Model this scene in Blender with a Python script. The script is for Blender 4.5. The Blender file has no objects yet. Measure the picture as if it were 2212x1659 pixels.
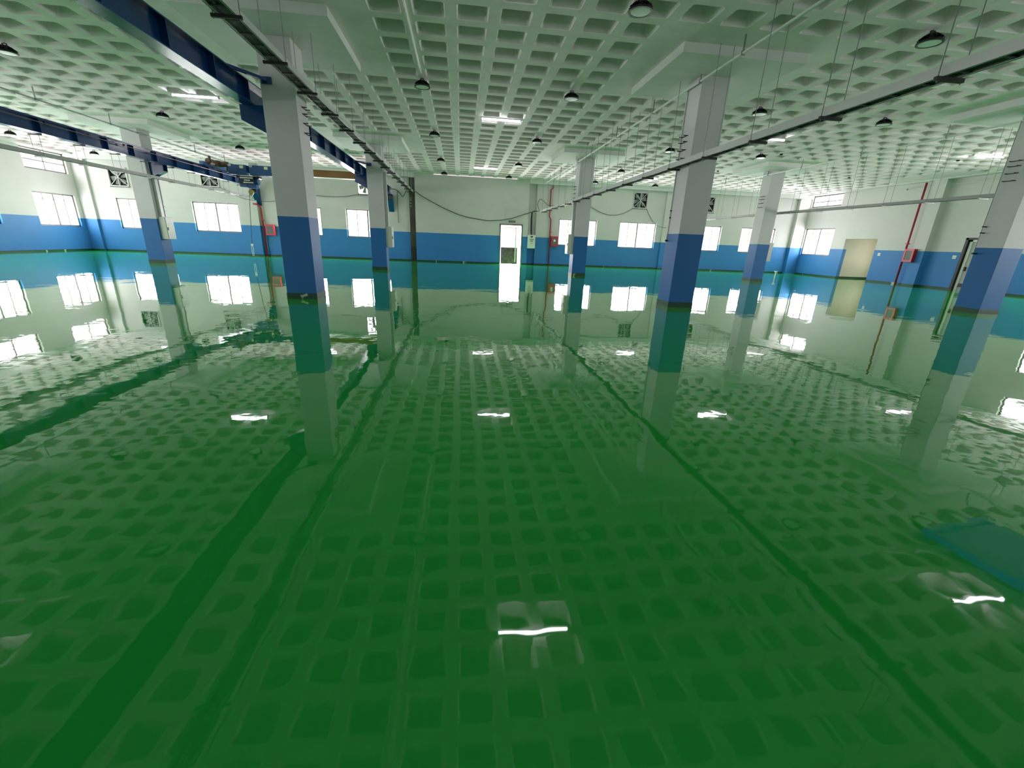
import bpy, math, random
from mathutils import Vector, Matrix
random.seed(7)
C = bpy.context.scene.collection
SC = bpy.context.scene

# ------------------------------------------------------------------ camera
FPX, YAW, PITCH, ROLL, CAMH = 918.73, 0.12690, -0.32300, 0.0400, 1.5
cy, sy, cp, sp = math.cos(YAW), math.sin(YAW), math.cos(PITCH), math.sin(PITCH)
fw = Vector((sy * cp, cy * cp, sp)); rt = Vector((cy, -sy, 0)); up = rt.cross(fw)
r2 = rt * math.cos(ROLL) + up * math.sin(ROLL); u2 = -rt * math.sin(ROLL) + up * math.cos(ROLL)
cd = bpy.data.cameras.new('camera'); cam = bpy.data.objects.new('camera', cd); C.objects.link(cam)
cd.sensor_width = 36; cd.sensor_fit = 'HORIZONTAL'; cd.lens = FPX / 2212 * 36
cd.clip_start = 0.02; cd.clip_end = 500
cam.matrix_world = Matrix(((r2.x, u2.x, -fw.x, 0), (r2.y, u2.y, -fw.y, 0), (r2.z, u2.z, -fw.z, CAMH), (0, 0, 0, 1)))
SC.camera = cam

# ------------------------------------------------------------------ world, exposure
SC.view_settings.view_transform = 'Standard'; SC.view_settings.look = 'None'
SC.view_settings.gamma = 1; SC.view_settings.use_curve_mapping = False
SC.view_settings.exposure = 1.0
w = bpy.data.worlds.new('sky'); SC.world = w; w.use_nodes = True
bgn = w.node_tree.nodes['Background']; bgn.inputs[1].default_value = 1.0
# overcast sky above, sunlit pale yard below the horizon
_n, _l = w.node_tree.nodes, w.node_tree.links
_tc = _n.new('ShaderNodeTexCoord'); _sp = _n.new('ShaderNodeSeparateXYZ'); _l.new(_tc.outputs['Generated'], _sp.inputs[0])
_cr = _n.new('ShaderNodeMapRange'); _cr.inputs['From Min'].default_value = -0.06; _cr.inputs['From Max'].default_value = 0.02
_l.new(_sp.outputs[2], _cr.inputs[0])
_mx = _n.new('ShaderNodeMix'); _mx.data_type = 'RGBA'; _l.new(_cr.outputs[0], _mx.inputs['Factor'])
_mx.inputs['A'].default_value = (1.5, 1.47, 1.43, 1); _mx.inputs['B'].default_value = (1.3, 1.32, 1.34, 1)
_l.new(_mx.outputs['Result'], bgn.inputs[0])
SC.cycles.max_bounces = 10; SC.cycles.diffuse_bounces = 6; SC.cycles.glossy_bounces = 5
SC.cycles.transparent_max_bounces = 12
SC.cycles.caustics_reflective = True; SC.cycles.caustics_refractive = False
SC.cycles.sample_clamp_indirect = 4.0; SC.cycles.blur_glossy = 3.0
SC.cycles.use_denoising = True
DAY = 13.0           # radiance of the overcast daylight at the openings

w.cycles.sampling_method = 'AUTOMATIC'
# ------------------------------------------------------------------ grid of the building
X1, SX, Y1, SY = -3.7813, 9.6165, 11.216, 10.479
MX, MY = SX / 12, SY / 13
HD, HS, PZ, CW = 5.263, 5.4375, 1.848, 0.34
XL, XR, YF, YN = -22.9, 25.2, 30.9, -9.6
YD = 30.6           # door section of the far wall

# ------------------------------------------------------------------ materials
def mat(name, col=(0.8, 0.8, 0.8), rough=0.6, metal=0.0, **kw):
    m = bpy.data.materials.new(name); m.use_nodes = True
    b = m.node_tree.nodes['Principled BSDF']
    b.inputs['Base Color'].default_value = (*col, 1); b.inputs['Roughness'].default_value = rough
    b.inputs['Metallic'].default_value = metal
    for k, v in kw.items():
        b.inputs[k.replace('_', ' ')].default_value = v
    return m
def noisy(m, scale=3.0, amount=0.12, stretch=(1, 1, 1), detail=4, bump=0.0, bscale=60):
    nt = m.node_tree; N, L = nt.nodes, nt.links; b = N['Principled BSDF']
    col = tuple(b.inputs['Base Color'].default_value)
    g = N.new('ShaderNodeNewGeometry'); mp = N.new('ShaderNodeMapping'); mp.inputs['Scale'].default_value = stretch
    L.new(g.outputs['Position'], mp.inputs['Vector'])
    n = N.new('ShaderNodeTexNoise'); n.inputs['Scale'].default_value = scale; n.inputs['Detail'].default_value = detail
    L.new(mp.outputs[0], n.inputs['Vector'])
    r = N.new('ShaderNodeValToRGB')
    r.color_ramp.elements[0].position = 0.3; r.color_ramp.elements[1].position = 0.7
    r.color_ramp.elements[0].color = tuple(c * (1 - amount) for c in col[:3]) + (1,)
    r.color_ramp.elements[1].color = tuple(min(1, c * (1 + amount)) for c in col[:3]) + (1,)
    L.new(n.outputs[0], r.inputs[0]); L.new(r.outputs[0], b.inputs['Base Color'])
    if bump:
        n2 = N.new('ShaderNodeTexNoise'); n2.inputs['Scale'].default_value = bscale
        L.new(g.outputs['Position'], n2.inputs['Vector'])
        bp = N.new('ShaderNodeBump'); bp.inputs['Strength'].default_value = bump; bp.inputs['Distance'].default_value = 0.01
        L.new(n2.outputs[0], bp.inputs['Height']); L.new(bp.outputs[0], b.inputs['Normal'])
    return m
def two_tone(name, hi, lo, z=PZ, rough=0.55):
    m = mat(name, hi, rough); nt = m.node_tree; N, L = nt.nodes, nt.links; b = N['Principled BSDF']
    g = N.new('ShaderNodeNewGeometry'); s = N.new('ShaderNodeSeparateXYZ'); L.new(g.outputs['Position'], s.inputs[0])
    c = N.new('ShaderNodeMath'); c.operation = 'GREATER_THAN'; c.inputs[1].default_value = z; L.new(s.outputs[2], c.inputs[0])
    n = N.new('ShaderNodeTexNoise'); n.inputs['Scale'].default_value = 1.3; n.inputs['Detail'].default_value = 5
    L.new(g.outputs['Position'], n.inputs['Vector'])
    mr = N.new('ShaderNodeMapRange'); mr.inputs['To Min'].default_value = 0.93; mr.inputs['To Max'].default_value = 1.04
    L.new(n.outputs[0], mr.inputs[0])
    mx = N.new('ShaderNodeMix'); mx.data_type = 'RGBA'; L.new(c.outputs[0], mx.inputs['Factor'])
    mx.inputs['A'].default_value = (*lo, 1); mx.inputs['B'].default_value = (*hi, 1)
    vm = N.new('ShaderNodeVectorMath'); vm.operation = 'SCALE'
    L.new(mx.outputs['Result'], vm.inputs[0]); L.new(mr.outputs[0], vm.inputs['Scale'])
    L.new(vm.outputs[0], b.inputs['Base Color'])
    rr = N.new('ShaderNodeMapRange'); rr.inputs['To Min'].default_value = 0.5; b.inputs['Specular IOR Level'].default_value = 0.25; rr.inputs['To Max'].default_value = rough
    L.new(c.outputs[0], rr.inputs[0]); L.new(rr.outputs[0], b.inputs['Roughness'])
    return m
WHITE = (0.60, 0.58, 0.57); BLUE = (0.042, 0.205, 0.52)
M = {}
M['wall'] = two_tone('wall_paint', WHITE, BLUE)
M['column'] = two_tone('column_paint', (0.57, 0.54, 0.555), (0.020, 0.125, 0.36))
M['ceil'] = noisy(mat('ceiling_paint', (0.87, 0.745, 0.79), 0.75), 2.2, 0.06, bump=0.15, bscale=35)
M['plain'] = noisy(mat('white_plaster', (0.68, 0.66, 0.66), 0.7), 2.0, 0.04)
M['beige'] = noisy(mat('beige_plaster', (0.60, 0.56, 0.47), 0.6), 1.2, 0.05)
M['alu'] = mat('window_frame_metal', (0.20, 0.18, 0.17), 0.45, 0.4)
M['steel'] = mat('galvanised_steel', (0.50, 0.50, 0.49), 0.42, 0.12)
M['steel2'] = mat('tray_grey', (0.30, 0.30, 0.29), 0.45, 0.1)
M['traydark'] = mat('tray_underside_dark', (0.03, 0.032, 0.03), 0.6, 0.2)
M['rod'] = mat('hanger_rod_steel', (0.22, 0.24, 0.23), 0.5, 0.6)
M['cable'] = mat('black_cable', (0.03, 0.035, 0.035), 0.55)
M['gcable'] = mat('grey_cable', (0.12, 0.14, 0.14), 0.55)
M['crane'] = noisy(mat('crane_blue', (0.003, 0.036, 0.15), 0.18), 1.5, 0.15)
M['crane2'] = mat('crane_panel_blue', (0.012, 0.07, 0.24), 0.35)
M['rust'] = noisy(mat('primer_brown', (0.27, 0.12, 0.035), 0.55), 1.5, 0.12, (1, 1, 1))
M['motor'] = noisy(mat('motor_brown', (0.13, 0.07, 0.035), 0.6), 8, 0.4)
M['black'] = mat('black_metal', (0.008, 0.008, 0.009), 0.4, 0.2)
M['dark'] = noisy(mat('unpainted_dark_column', (0.055, 0.048, 0.036), 0.7), 1.4, 0.3)
M['bitumen'] = mat('black_base_coat', (0.01, 0.011, 0.012), 0.5)
M['lens'] = mat('lamp_lens', (0.80, 0.82, 0.80), 0.3)
M['red'] = mat('red_paint', (0.33, 0.012, 0.022), 0.35)
M['redbright'] = mat('red_box_paint', (0.55, 0.03, 0.05), 0.35)
M['boxgrey'] = mat('switchbox_grey', (0.55, 0.545, 0.50), 0.4)
M['boxwhite'] = mat('switchbox_white', (0.70, 0.71, 0.68), 0.4)
M['label'] = mat('label_white', (0.85, 0.85, 0.83), 0.5)
M['label2'] = mat('label_yellow', (0.75, 0.75, 0.45), 0.5)
M['white'] = mat('white_enamel', (0.82, 0.82, 0.80), 0.35)
M['pipe'] = mat('pipe_whitewash', (0.62, 0.66, 0.62), 0.5)
M['brass'] = mat('hook_yellow', (0.35, 0.24, 0.07), 0.5)
M['board'] = noisy(mat('stained_board', (0.11, 0.075, 0.062), 0.8), 6, 0.45)
M['greyleaf'] = mat('grey_door_leaf', (0.42, 0.42, 0.41), 0.5)
M['blueduct'] = mat('blue_sheet_metal', (0.006, 0.13, 0.75), 0.6)
M['ground'] = noisy(mat('pale_concrete', (0.62, 0.60, 0.56), 0.9), 1.0, 0.08)
def tube_mat():
    m = bpy.data.materials.new('tube_light'); m.use_nodes = True; nt = m.node_tree
    nt.nodes.clear(); o = nt.nodes.new('ShaderNodeOutputMaterial'); e = nt.nodes.new('ShaderNodeEmission')
    e.inputs[0].default_value = (0.93, 0.96, 1, 1); e.inputs[1].default_value = 25.0
    nt.links.new(e.outputs[0], o.inputs[0]); return m
M['tube'] = tube_mat()
def glass_mat():
    m = bpy.data.materials.new('window_glass'); m.use_nodes = True; nt = m.node_tree
    nt.nodes.clear(); o = nt.nodes.new('ShaderNodeOutputMaterial')
    t = nt.nodes.new('ShaderNodeBsdfTransparent'); t.inputs[0].default_value = (0.93, 0.95, 0.95, 1)
    g = nt.nodes.new('ShaderNodeBsdfGlossy'); g.inputs['Roughness'].default_value = 0.02
    x = nt.nodes.new('ShaderNodeMixShader'); x.inputs[0].default_value = 0.05
    nt.links.new(t.outputs[0], x.inputs[1]); nt.links.new(g.outputs[0], x.inputs[2]); nt.links.new(x.outputs[0], o.inputs[0])
    return m
M['glass'] = glass_mat()
def floor_mat():
    m = mat('green_epoxy', (0.016, 0.36, 0.046), 0.35)
    nt = m.node_tree; N, L = nt.nodes, nt.links; b = N['Principled BSDF']
    b.inputs['Roughness'].default_value = 0.018
    b.inputs['IOR'].default_value = 1.64
    g = N.new('ShaderNodeNewGeometry')
    def noise(scale, detail, sx=1, sy_=1):
        mp = N.new('ShaderNodeMapping'); mp.inputs['Scale'].default_value = (sx, sy_, 1)
        L.new(g.outputs['Position'], mp.inputs['Vector'])
        n = N.new('ShaderNodeTexNoise'); n.inputs['Scale'].default_value = scale; n.inputs['Detail'].default_value = detail
        L.new(mp.outputs[0], n.inputs['Vector']); return n
    n1 = noise(0.9, 1.0); n2 = noise(2.6, 1.0); n3 = noise(7.0, 1.0)
    def mul(a, k):
        x = N.new('ShaderNodeMath'); x.operation = 'MULTIPLY'; x.inputs[1].default_value = k; L.new(a, x.inputs[0]); return x.outputs[0]
    def add(a, c):
        x = N.new('ShaderNodeMath'); x.operation = 'ADD'; L.new(a, x.inputs[0]); L.new(c, x.inputs[1]); return x.outputs[0]
    h = add(add(mul(n1.outputs[0], 0.0050), mul(n2.outputs[0], 0.0011)), mul(n3.outputs[0], 0.00050))
    bp = N.new('ShaderNodeBump'); bp.inputs['Strength'].default_value = 1.0; bp.inputs['Distance'].default_value = 1.0
    L.new(h, bp.inputs['Height']); L.new(bp.outputs[0], b.inputs['Normal'])
    return m
M['floor'] = floor_mat()
def skirt_mat():
    m = mat('green_skirting', (0.012, 0.10, 0.03), 0.5); nt = m.node_tree; N, L = nt.nodes, nt.links; b = N['Principled BSDF']
    g = N.new('ShaderNodeNewGeometry'); n = N.new('ShaderNodeTexNoise'); n.inputs['Scale'].default_value = 2.2; n.inputs['Detail'].default_value = 5
    L.new(g.outputs['Position'], n.inputs['Vector'])
    r = N.new('ShaderNodeValToRGB'); e = r.color_ramp.elements
    e[0].position = 0.64; e[0].color = (0.003, 0.050, 0.018, 1); e[1].position = 0.67; e[1].color = (0.42, 0.50, 0.38, 1)
    L.new(n.outputs[0], r.inputs[0]); L.new(r.outputs[0], b.inputs['Base Color']); return m
M['skirt'] = skirt_mat()

# ------------------------------------------------------------------ mesh builder
class MB:
    def __init__(s): s.v = []; s.f = []
    def quad(s, *p):
        i = len(s.v); s.v += [tuple(q) for q in p]; s.f.append(tuple(range(i, i + len(p)))); return s
    def box(s, x0, x1, y0, y1, z0, z1):
        i = len(s.v)
        s.v += [(x0, y0, z0), (x1, y0, z0), (x1, y1, z0), (x0, y1, z0), (x0, y0, z1), (x1, y0, z1), (x1, y1, z1), (x0, y1, z1)]
        s.f += [(i, i+3, i+2, i+1), (i+4, i+5, i+6, i+7), (i, i+1, i+5, i+4), (i+1, i+2, i+6, i+5), (i+2, i+3, i+7, i+6), (i+3, i, i+4, i+7)]
        return s
    def bar(s, p, q, wd, hg=None, upv=(0, 0, 1)):
        p, q = Vector(p), Vector(q); hg = hg or wd; d = (q - p).normalized(); u = Vector(upv)
        if abs(d.dot(u)) > 0.99: u = Vector((1, 0, 0))
        a = d.cross(u).normalized(); c = a.cross(d).normalized(); i = len(s.v)
        for e in (p, q):
            for sa, sc in ((-1, -1), (1, -1), (1, 1), (-1, 1)): s.v.append(tuple(e + a * sa * wd / 2 + c * sc * hg / 2))
        s.f += [(i, i+3, i+2, i+1), (i+4, i+5, i+6, i+7)] + [(i+k, i+(k+1) % 4, i+4+(k+1) % 4, i+4+k) for k in range(4)]
        return s
    def tube(s, pts, r, n=8):
        pts = [Vector(p) for p in pts]; i0 = len(s.v); prev = None
        for k, p in enumerate(pts):
            d = ((pts[min(k+1, len(pts)-1)] - pts[max(k-1, 0)])).normalized()
            u = prev if prev is not None else (Vector((0, 0, 1)) if abs(d.z) < 0.9 else Vector((1, 0, 0)))
            a = d.cross(u).normalized(); c = a.cross(d).normalized(); prev = c
            for j in range(n):
                t = 2 * math.pi * j / n; s.v.append(tuple(p + (a * math.cos(t) + c * math.sin(t)) * r))
        for k in range(len(pts) - 1):
            for j in range(n):
                a0 = i0 + k*n + j; a1 = i0 + k*n + (j+1) % n; s.f.append((a0, a1, a1 + n, a0 + n))
        s.f.append(tuple(i0 + j for j in range(n))[::-1]); s.f.append(tuple(i0 + (len(pts)-1)*n + j for j in range(n)))
        return s
    def lathe(s, prof, n=24, cx=0, cy=0, cz=0):
        i0 = len(s.v)
        for r, z in prof:
            for j in range(n):
                t = 2*math.pi*j/n; s.v.append((cx + r*math.cos(t), cy + r*math.sin(t), cz + z))
        for k in range(len(prof)-1):
            for j in range(n):
                a0 = i0 + k*n + j; a1 = i0 + k*n + (j+1) % n; s.f.append((a0, a1, a1+n, a0+n))
        s.f.append(tuple(i0 + j for j in range(n))); s.f.append(tuple(i0 + (len(prof)-1)*n + j for j in range(n))[::-1])
        return s
    def prism(s, poly, axis, a, b):
        """poly: 2-D outline in the plane normal to axis, extruded from a to b"""
        def pt(u, v, t): return (t, u, v) if axis == 'x' else ((u, t, v) if axis == 'y' else (u, v, t))
        i = len(s.v); n = len(poly)
        s.v += [pt(u, v, a) for u, v in poly] + [pt(u, v, b) for u, v in poly]
        s.f += [tuple(range(i, i+n))[::-1], tuple(range(i+n, i+2*n))] + [(i+k, i+(k+1) % n, i+n+(k+1) % n, i+n+k) for k in range(n)]
        return s
    def build(s, name, m, parent=None, smooth=False, bevel=0.0, fix=True):
        me = bpy.data.meshes.new(name); me.from_pydata(s.v, [], s.f)
        if fix:
            import bmesh
            bm = bmesh.new(); bm.from_mesh(me); bmesh.ops.recalc_face_normals(bm, faces=bm.faces); bm.to_mesh(me); bm.free()
        me.materials.append(m)
        if smooth:
            for p in me.polygons: p.use_smooth = True
        o = bpy.data.objects.new(name, me); C.objects.link(o)
        if parent is not None: o.parent = parent
        if bevel:
            b = o.modifiers.new('bevel', 'BEVEL'); b.width = bevel; b.segments = 2; b.limit_method = 'ANGLE'
        return o
def B(x0, x1, y0, y1, z0, z1): return MB().box(x0, x1, y0, y1, z0, z1)
def tag(o, label=None, cat=None, group=None, kind=None):
    if label: o['label'] = label
    if cat: o['category'] = cat
    if group: o['group'] = group
    if kind: o['kind'] = kind
    return o
def empty(name, loc=(0, 0, 0), rz=0.0):
    o = bpy.data.objects.new(name, None); C.objects.link(o); o.location = loc; o.rotation_euler = (0, 0, rz)
    o.empty_display_size = 0.1; return o
def copy_tree(o, parent=None):
    c = o.copy(); C.objects.link(c)
    if parent is not None: c.parent = parent
    for ch in list(o.children): copy_tree(ch, c)
    return c
def struct(o, label, group=None): return tag(o, label, None, group, 'structure')

# ------------------------------------------------------------------ floor, ground
struct(MB().box(XL - 0.3, XR + 3.4, YN - 0.3, YF + 0.45, -0.2, 0.0).build('floor', M['floor']), 'wet-looking glossy green epoxy floor of the whole hall')

# ------------------------------------------------------------------ coffered ceiling (one waffle slab)
def waffle():
    v = []; f = []
    ix0 = math.floor((XL - 0.3 - X1) / MX); ix1 = math.ceil((XR + 0.3 - X1) / MX)
    iy0 = math.floor((YN - 0.3 - Y1) / MY); iy1 = math.ceil((YF + 0.1 - Y1) / MY)
    ho, hi, dep, ro = 0.293, 0.195, 0.39, 0.05
    def ring(h, r, z, cx, cyy):
        out = []
        for qx, qy, a0 in ((1, 1, 0), (-1, 1, 90), (-1, -1, 180), (1, -1, 270)):
            for a in (0, 45, 90):
                t = math.radians(a0 + a)
                out.append((cx + qx*(h - r) + r*math.cos(t), cyy + qy*(h - r) + r*math.sin(t), z))
        return out
    for i in range(ix0, ix1 + 1):
        ki = i % 12
        for j in range(iy0, iy1 + 1):
            kj = j % 13
            cx, cyy = X1 + i*MX, Y1 + j*MY
            x0, x1, y0, y1 = cx - MX/2, cx + MX/2, cyy - MY/2, cyy + MY/2
            solid = (ki <= 2 or ki >= 10) and (kj <= 2 or kj >= 11)
            edge = cx < XL + 0.55 or cx > XR - 0.55 or cyy < YN + 0.5 or (cyy > YF - 0.35 and not (-2.4 < cx < 4.2))
            b = len(v)
            if solid or edge:
                v += [(x0, y0, HS), (x1, y0, HS), (x1, y1, HS), (x0, y1, HS)]; f.append((b, b+3, b+2, b+1)); continue
            v += [(x1, y1, HS), (x0, y1, HS), (x0, y0, HS), (x1, y0, HS)]
            v += ring(ho, ro, HS, cx, cyy) + ring(ho - 0.012, ro, HS + 0.015, cx, cyy) + ring(hi, 0.04, HS + dep, cx, cyy)
            o = b + 4
            for c in range(4):          # corner fans and side strips of the soffit
                a = o + c*3; nxt = o + ((c + 1) % 4)*3
                f.append((b + c, a + 1, a)); f.append((b + c, a + 2, a + 1))
                f.append((b + c, b + (c + 1) % 4, nxt, a + 2))
            for k in range(12):
                k2 = (k + 1) % 12
                f.append((o + k, o + k2, o + 12 + k2, o + 12 + k)); f.append((o + 12 + k, o + 12 + k2, o + 24 + k2, o + 24 + k))
            f.append(tuple(o + 24 + k for k in range(12))[::-1])
    # top of slab
    X0, X2 = X1 + (ix0 - .5)*MX, X1 + (ix1 + .5)*MX; Y0, Y2 = Y1 + (iy0 - .5)*MY, Y1 + (iy1 + .5)*MY
    b = len(v); v += [(X0, Y0, HS + .5), (X2, Y0, HS + .5), (X2, Y2, HS + .5), (X0, Y2, HS + .5)]; f.append((b, b+1, b+2, b+3))
    v += [(X0, Y0, HS), (X2, Y0, HS), (X2, Y2, HS), (X0, Y2, HS)]
    for k in range(4):
        if k != 9: f.append((b + 4 + k, b + 4 + (k+1) % 4, b + (k+1) % 4, b + k))
    m = MB(); m.v = v; m.f = f
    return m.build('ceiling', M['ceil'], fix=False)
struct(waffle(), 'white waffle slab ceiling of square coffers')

# ------------------------------------------------------------------ walls with openings
def wall_panel(mb, axis, c, sgn, u0, u1, z0, z1, th, holes):
    """axis 'y': wall in plane Y=c facing -sgn; u runs along X. holes: (u0,u1,z0,z1)"""
    us = sorted({u0, u1, *[h[0] for h in holes], *[h[1] for h in holes]}); zs = sorted({z0, z1, *[h[2] for h in holes], *[h[3] for h in holes]})
    us = [u for u in us if u0 <= u <= u1]; zs = [z for z in zs if z0 <= z <= z1]
    def P(u, z, d): return (u, c + sgn*d, z) if axis == 'y' else (c + sgn*d, u, z)
    def inh(u, z): return any(h[0] < u < h[1] and h[2] < z < h[3] for h in holes)
    for a, b in zip(us, us[1:]):
        for e, g in zip(zs, zs[1:]):
            if inh((a+b)/2, (e+g)/2): continue
            for d in (0, th): mb.quad(P(a, e, d), P(b, e, d), P(b, g, d), P(a, g, d))
    for h in holes:
        a, b, e, g = max(h[0], u0), min(h[1], u1), max(h[2], z0), min(h[3], z1)
        mb.quad(P(a, e, 0), P(a, e, th), P(a, g, th), P(a, g, 0)); mb.quad(P(b, e, 0), P(b, e, th), P(b, g, th), P(b, g, 0))
        if g < z1: mb.quad(P(a, g, 0), P(b, g, 0), P(b, g, th), P(a, g, th))
        if e > z0: mb.quad(P(a, e, 0), P(b, e, 0), P(b, e, th), P(a, e, th))
    for u in (u0, u1): mb.quad(P(u, z0, 0), P(u, z1, 0), P(u, z1, th), P(u, z0, th))
    mb.quad(P(u0, z1, 0), P(u1, z1, 0), P(u1, z1, th), P(u0, z1, th))
    return mb
WZ0, WZ1 = 1.37, 3.12
far_w = [(-21.02, -18.30), (-16.70, -13.98), (-11.70, -8.98), (-7.43, -4.71)]
far_w2 = [(6.78, 9.48), (11.13, 13.83), (16.12, 18.83), (20.40, 23.10)]
FAN = [(-20.55, 4.30, 'f'), (-15.40, 4.53, 'f'), (-6.05, 4.53, 'f'), (12.43, 4.55, 'f'), (17.43, 4.52, 'f')]
FH = 0.53
left_low = [(27.77, 30.47), (22.95, 25.7), (17.3, 20.0), (12.9, 15.6), (6.8, 9.5), (2.4, 5.1), (-3.6, -0.9)]
right_low = [(27.97, 30.58), (13.2, 15.9), (6.8, 9.5), (2.4, 5.1), (-3.6, -0.9)]
fans_l = [h for h in FAN if h[0] < -3.3]; fans_r = [h for h in FAN if h[0] > 5]
mb = MB()
wall_panel(mb, 'y', YF, 1, XL - .3, -3.32, 0, HS, 0.24, [(a, b, WZ0, WZ1) for a, b in far_w] + [(x-FH, x+FH, z-FH, z+FH) for x, z, _ in fans_l])
wall_panel(mb, 'y', YD, 1, -2.94, 4.57, 0, HS, 0.16, [(2.69, 4.15, -0.01, 2.57), (-1.75, 3.75, HS - 0.045, HS + .1)])
wall_panel(mb, 'y', YF + 0.2, 1, 4.57, 5.15, 0, HS, 0.2, [])
mb.box(4.40, 4.57, YD + 0.16, YF + .3, 0, HS)
mb.box(5.15, 5.27, YF + .24, YF + .3, 0, HS)
mb.box(-3.32, -2.94, YF + 0.1, YF + .3, 0, HS)
wall_panel(mb, 'y', YF, 1, 5.15, XR + .3, 0, HS, 0.24, [(a, b, WZ0, WZ1) for a, b in far_w2] + [(x-FH, x+FH, z-FH, z+FH) for x, z, _ in fans_r])
struct(mb.build('wall_far', M['wall']), 'far wall painted white above and blue below')
mb = MB()
UZ0, UZ1 = 4.25, 5.31
wall_panel(mb, 'x', XL, -1, YN - .3, YF + .24, 0, HS, 0.24, [(a, b, WZ0, WZ1) for a, b in left_low] + [(a, b, UZ0, UZ1) for a, b in left_low])
struct(mb.build('wall_left', M['wall']), 'left side wall painted white above and blue below')
mb = MB()
AL = (24.62, 26.90)
RDOOR = (17.95, 19.70)
wall_panel(mb, 'x', XR, 1, YN - .3, YF + .24, 0, HS, 0.24,
           [(a, b, WZ0 + .02, WZ1 + .08) for a, b in right_low] + [(a, b, 4.62, 5.39) for a, b in right_low] + [(AL[0], AL[1], -0.01, 2.50), (RDOOR[0], RDOOR[1], -0.01, 2.49)])
struct(mb.build('wall_right', M['wall']), 'right side wall painted white above and blue below')
mb = MB()
near_fill_w = [(-7.4, -4.7), (11.1, 13.8)]  # openings added in the unseen near wall as fill light near the camera
wall_panel(mb, 'y', YN, -1, XL - .3, XR + .3, 0, HS, 0.24, [(a, b, WZ0, WZ1) for a, b in near_fill_w])
struct(mb.build('wall_near', M['wall']), 'wall behind the camera, white above and blue below')

# pilasters, perimeter beams
pil = [(-22.9, -22.2, YF - .14, YF), (-13.74, -12.75, YF - .22, YF), (14.30, 15.0, YF - .12, YF), (24.35, XR, YF - .25, YF)]
for k, (a, b, c, d) in enumerate(pil):
    struct(B(a, b, c, d, 0, HS).build('trim_%d' % (k+1), M['wall']),
           ['shallow pilaster in the far left corner', 'pilaster on the far wall beside the left red riser pipe',
            'shallow pilaster on the far wall behind the near right column', 'pilaster in the far right corner'][k])
struct(B(24.86, XR, 21.35, 22.03, 0, HS).build('trim_5', M['wall']), 'pilaster on the right wall beside the tall red pipe')
n = 6
for a, b, c, d, z, lb in [(XL, -3.32, YF - .45, YF, 5.17, 'ceiling edge beam along the left half of the far wall'),
                          (-3.32, -2.94, YF - .45, YF + .1, 5.15, 'short lintel above the dark unpainted column'),
                          (4.57, XR, YF - .40, YF + .2, 5.18, 'ceiling edge beam along the right half of the far wall'),
                          (XR - .45, XR, YN, YF - .4, 5.18 + .22, 'ceiling edge beam along the right wall'),
                          (XL, XL + .45, YN, YF - .45, 5.18 + .16, 'ceiling edge beam along the left wall')]:
    struct(B(a, b, c, d, z, HS).build('trim_%d' % n, M['plain']), lb); n += 1
# skirtings
sk = [('baseboard_far', MB().box(XL, -3.33, YF - .018, YF, 0, .085).box(-2.93, 2.66, YD - .018, YD, 0, .085).box(4.18, 4.57, YD - .018, YD, 0, .085)
       .box(4.57, 5.15, YF + .18, YF + .2, 0, .085).box(5.15, XR, YF - .018, YF, 0, .085).box(-22.9, -22.18, YF - .158, YF - .14, 0, .085)
       .box(-13.76, -12.73, YF - .24, YF - .22, 0, .085).box(14.28, 15.02, YF - .14, YF - .12, 0, .085)),
      ('baseboard_left', MB().box(XL, XL + .018, YN, YF, 0, .085)),
      ('baseboard_right', MB().box(XR - .018, XR, YN, RDOOR[0] - .05, 0, .085).box(XR - .018, XR, RDOOR[1] + .05, AL[0], 0, .085).box(XR - .018, XR, AL[1], YF, 0, .085)
       .box(24.842, 24.86, 21.33, 22.05, 0, .085).box(24.842, XR, 21.332, 21.35, 0, .085)),
      ('baseboard_near', MB().box(XL, XR, YN, YN + .018, 0, .085))]
for nm, m_ in sk: struct(m_.build(nm, M['skirt']), 'dark green painted skirting band, ' + nm.split('_')[1] + ' wall')

# alcove in the right wall
mb = MB()
mb.box(XR + .24, XR + 3.0, AL[1], AL[1] + .15, 0, 2.62)
mb.box(XR + .24, XR + 3.0, AL[0] - .15, AL[0], 0, 2.62).box(XR + .24, XR + 3.0, AL[0] - .15, AL[1] + .15, 2.52, 2.62)
wall_panel(mb, 'x', XR + 2.9, 1, AL[0], AL[1], 0, 2.62, .1, [(24.75, 25.35, .9, 2.0)])  # opening in the unseen end wall, added to let light into the alcove
struct(mb.build('wall_alcove', M['beige']), 'beige alcove opening off the right wall')
struct(MB().box(XR, XR + 2.9, AL[1] - .018, AL[1], 0, .10).build('baseboard_alcove', M['skirt']), 'dark skirting inside the beige alcove')

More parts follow.
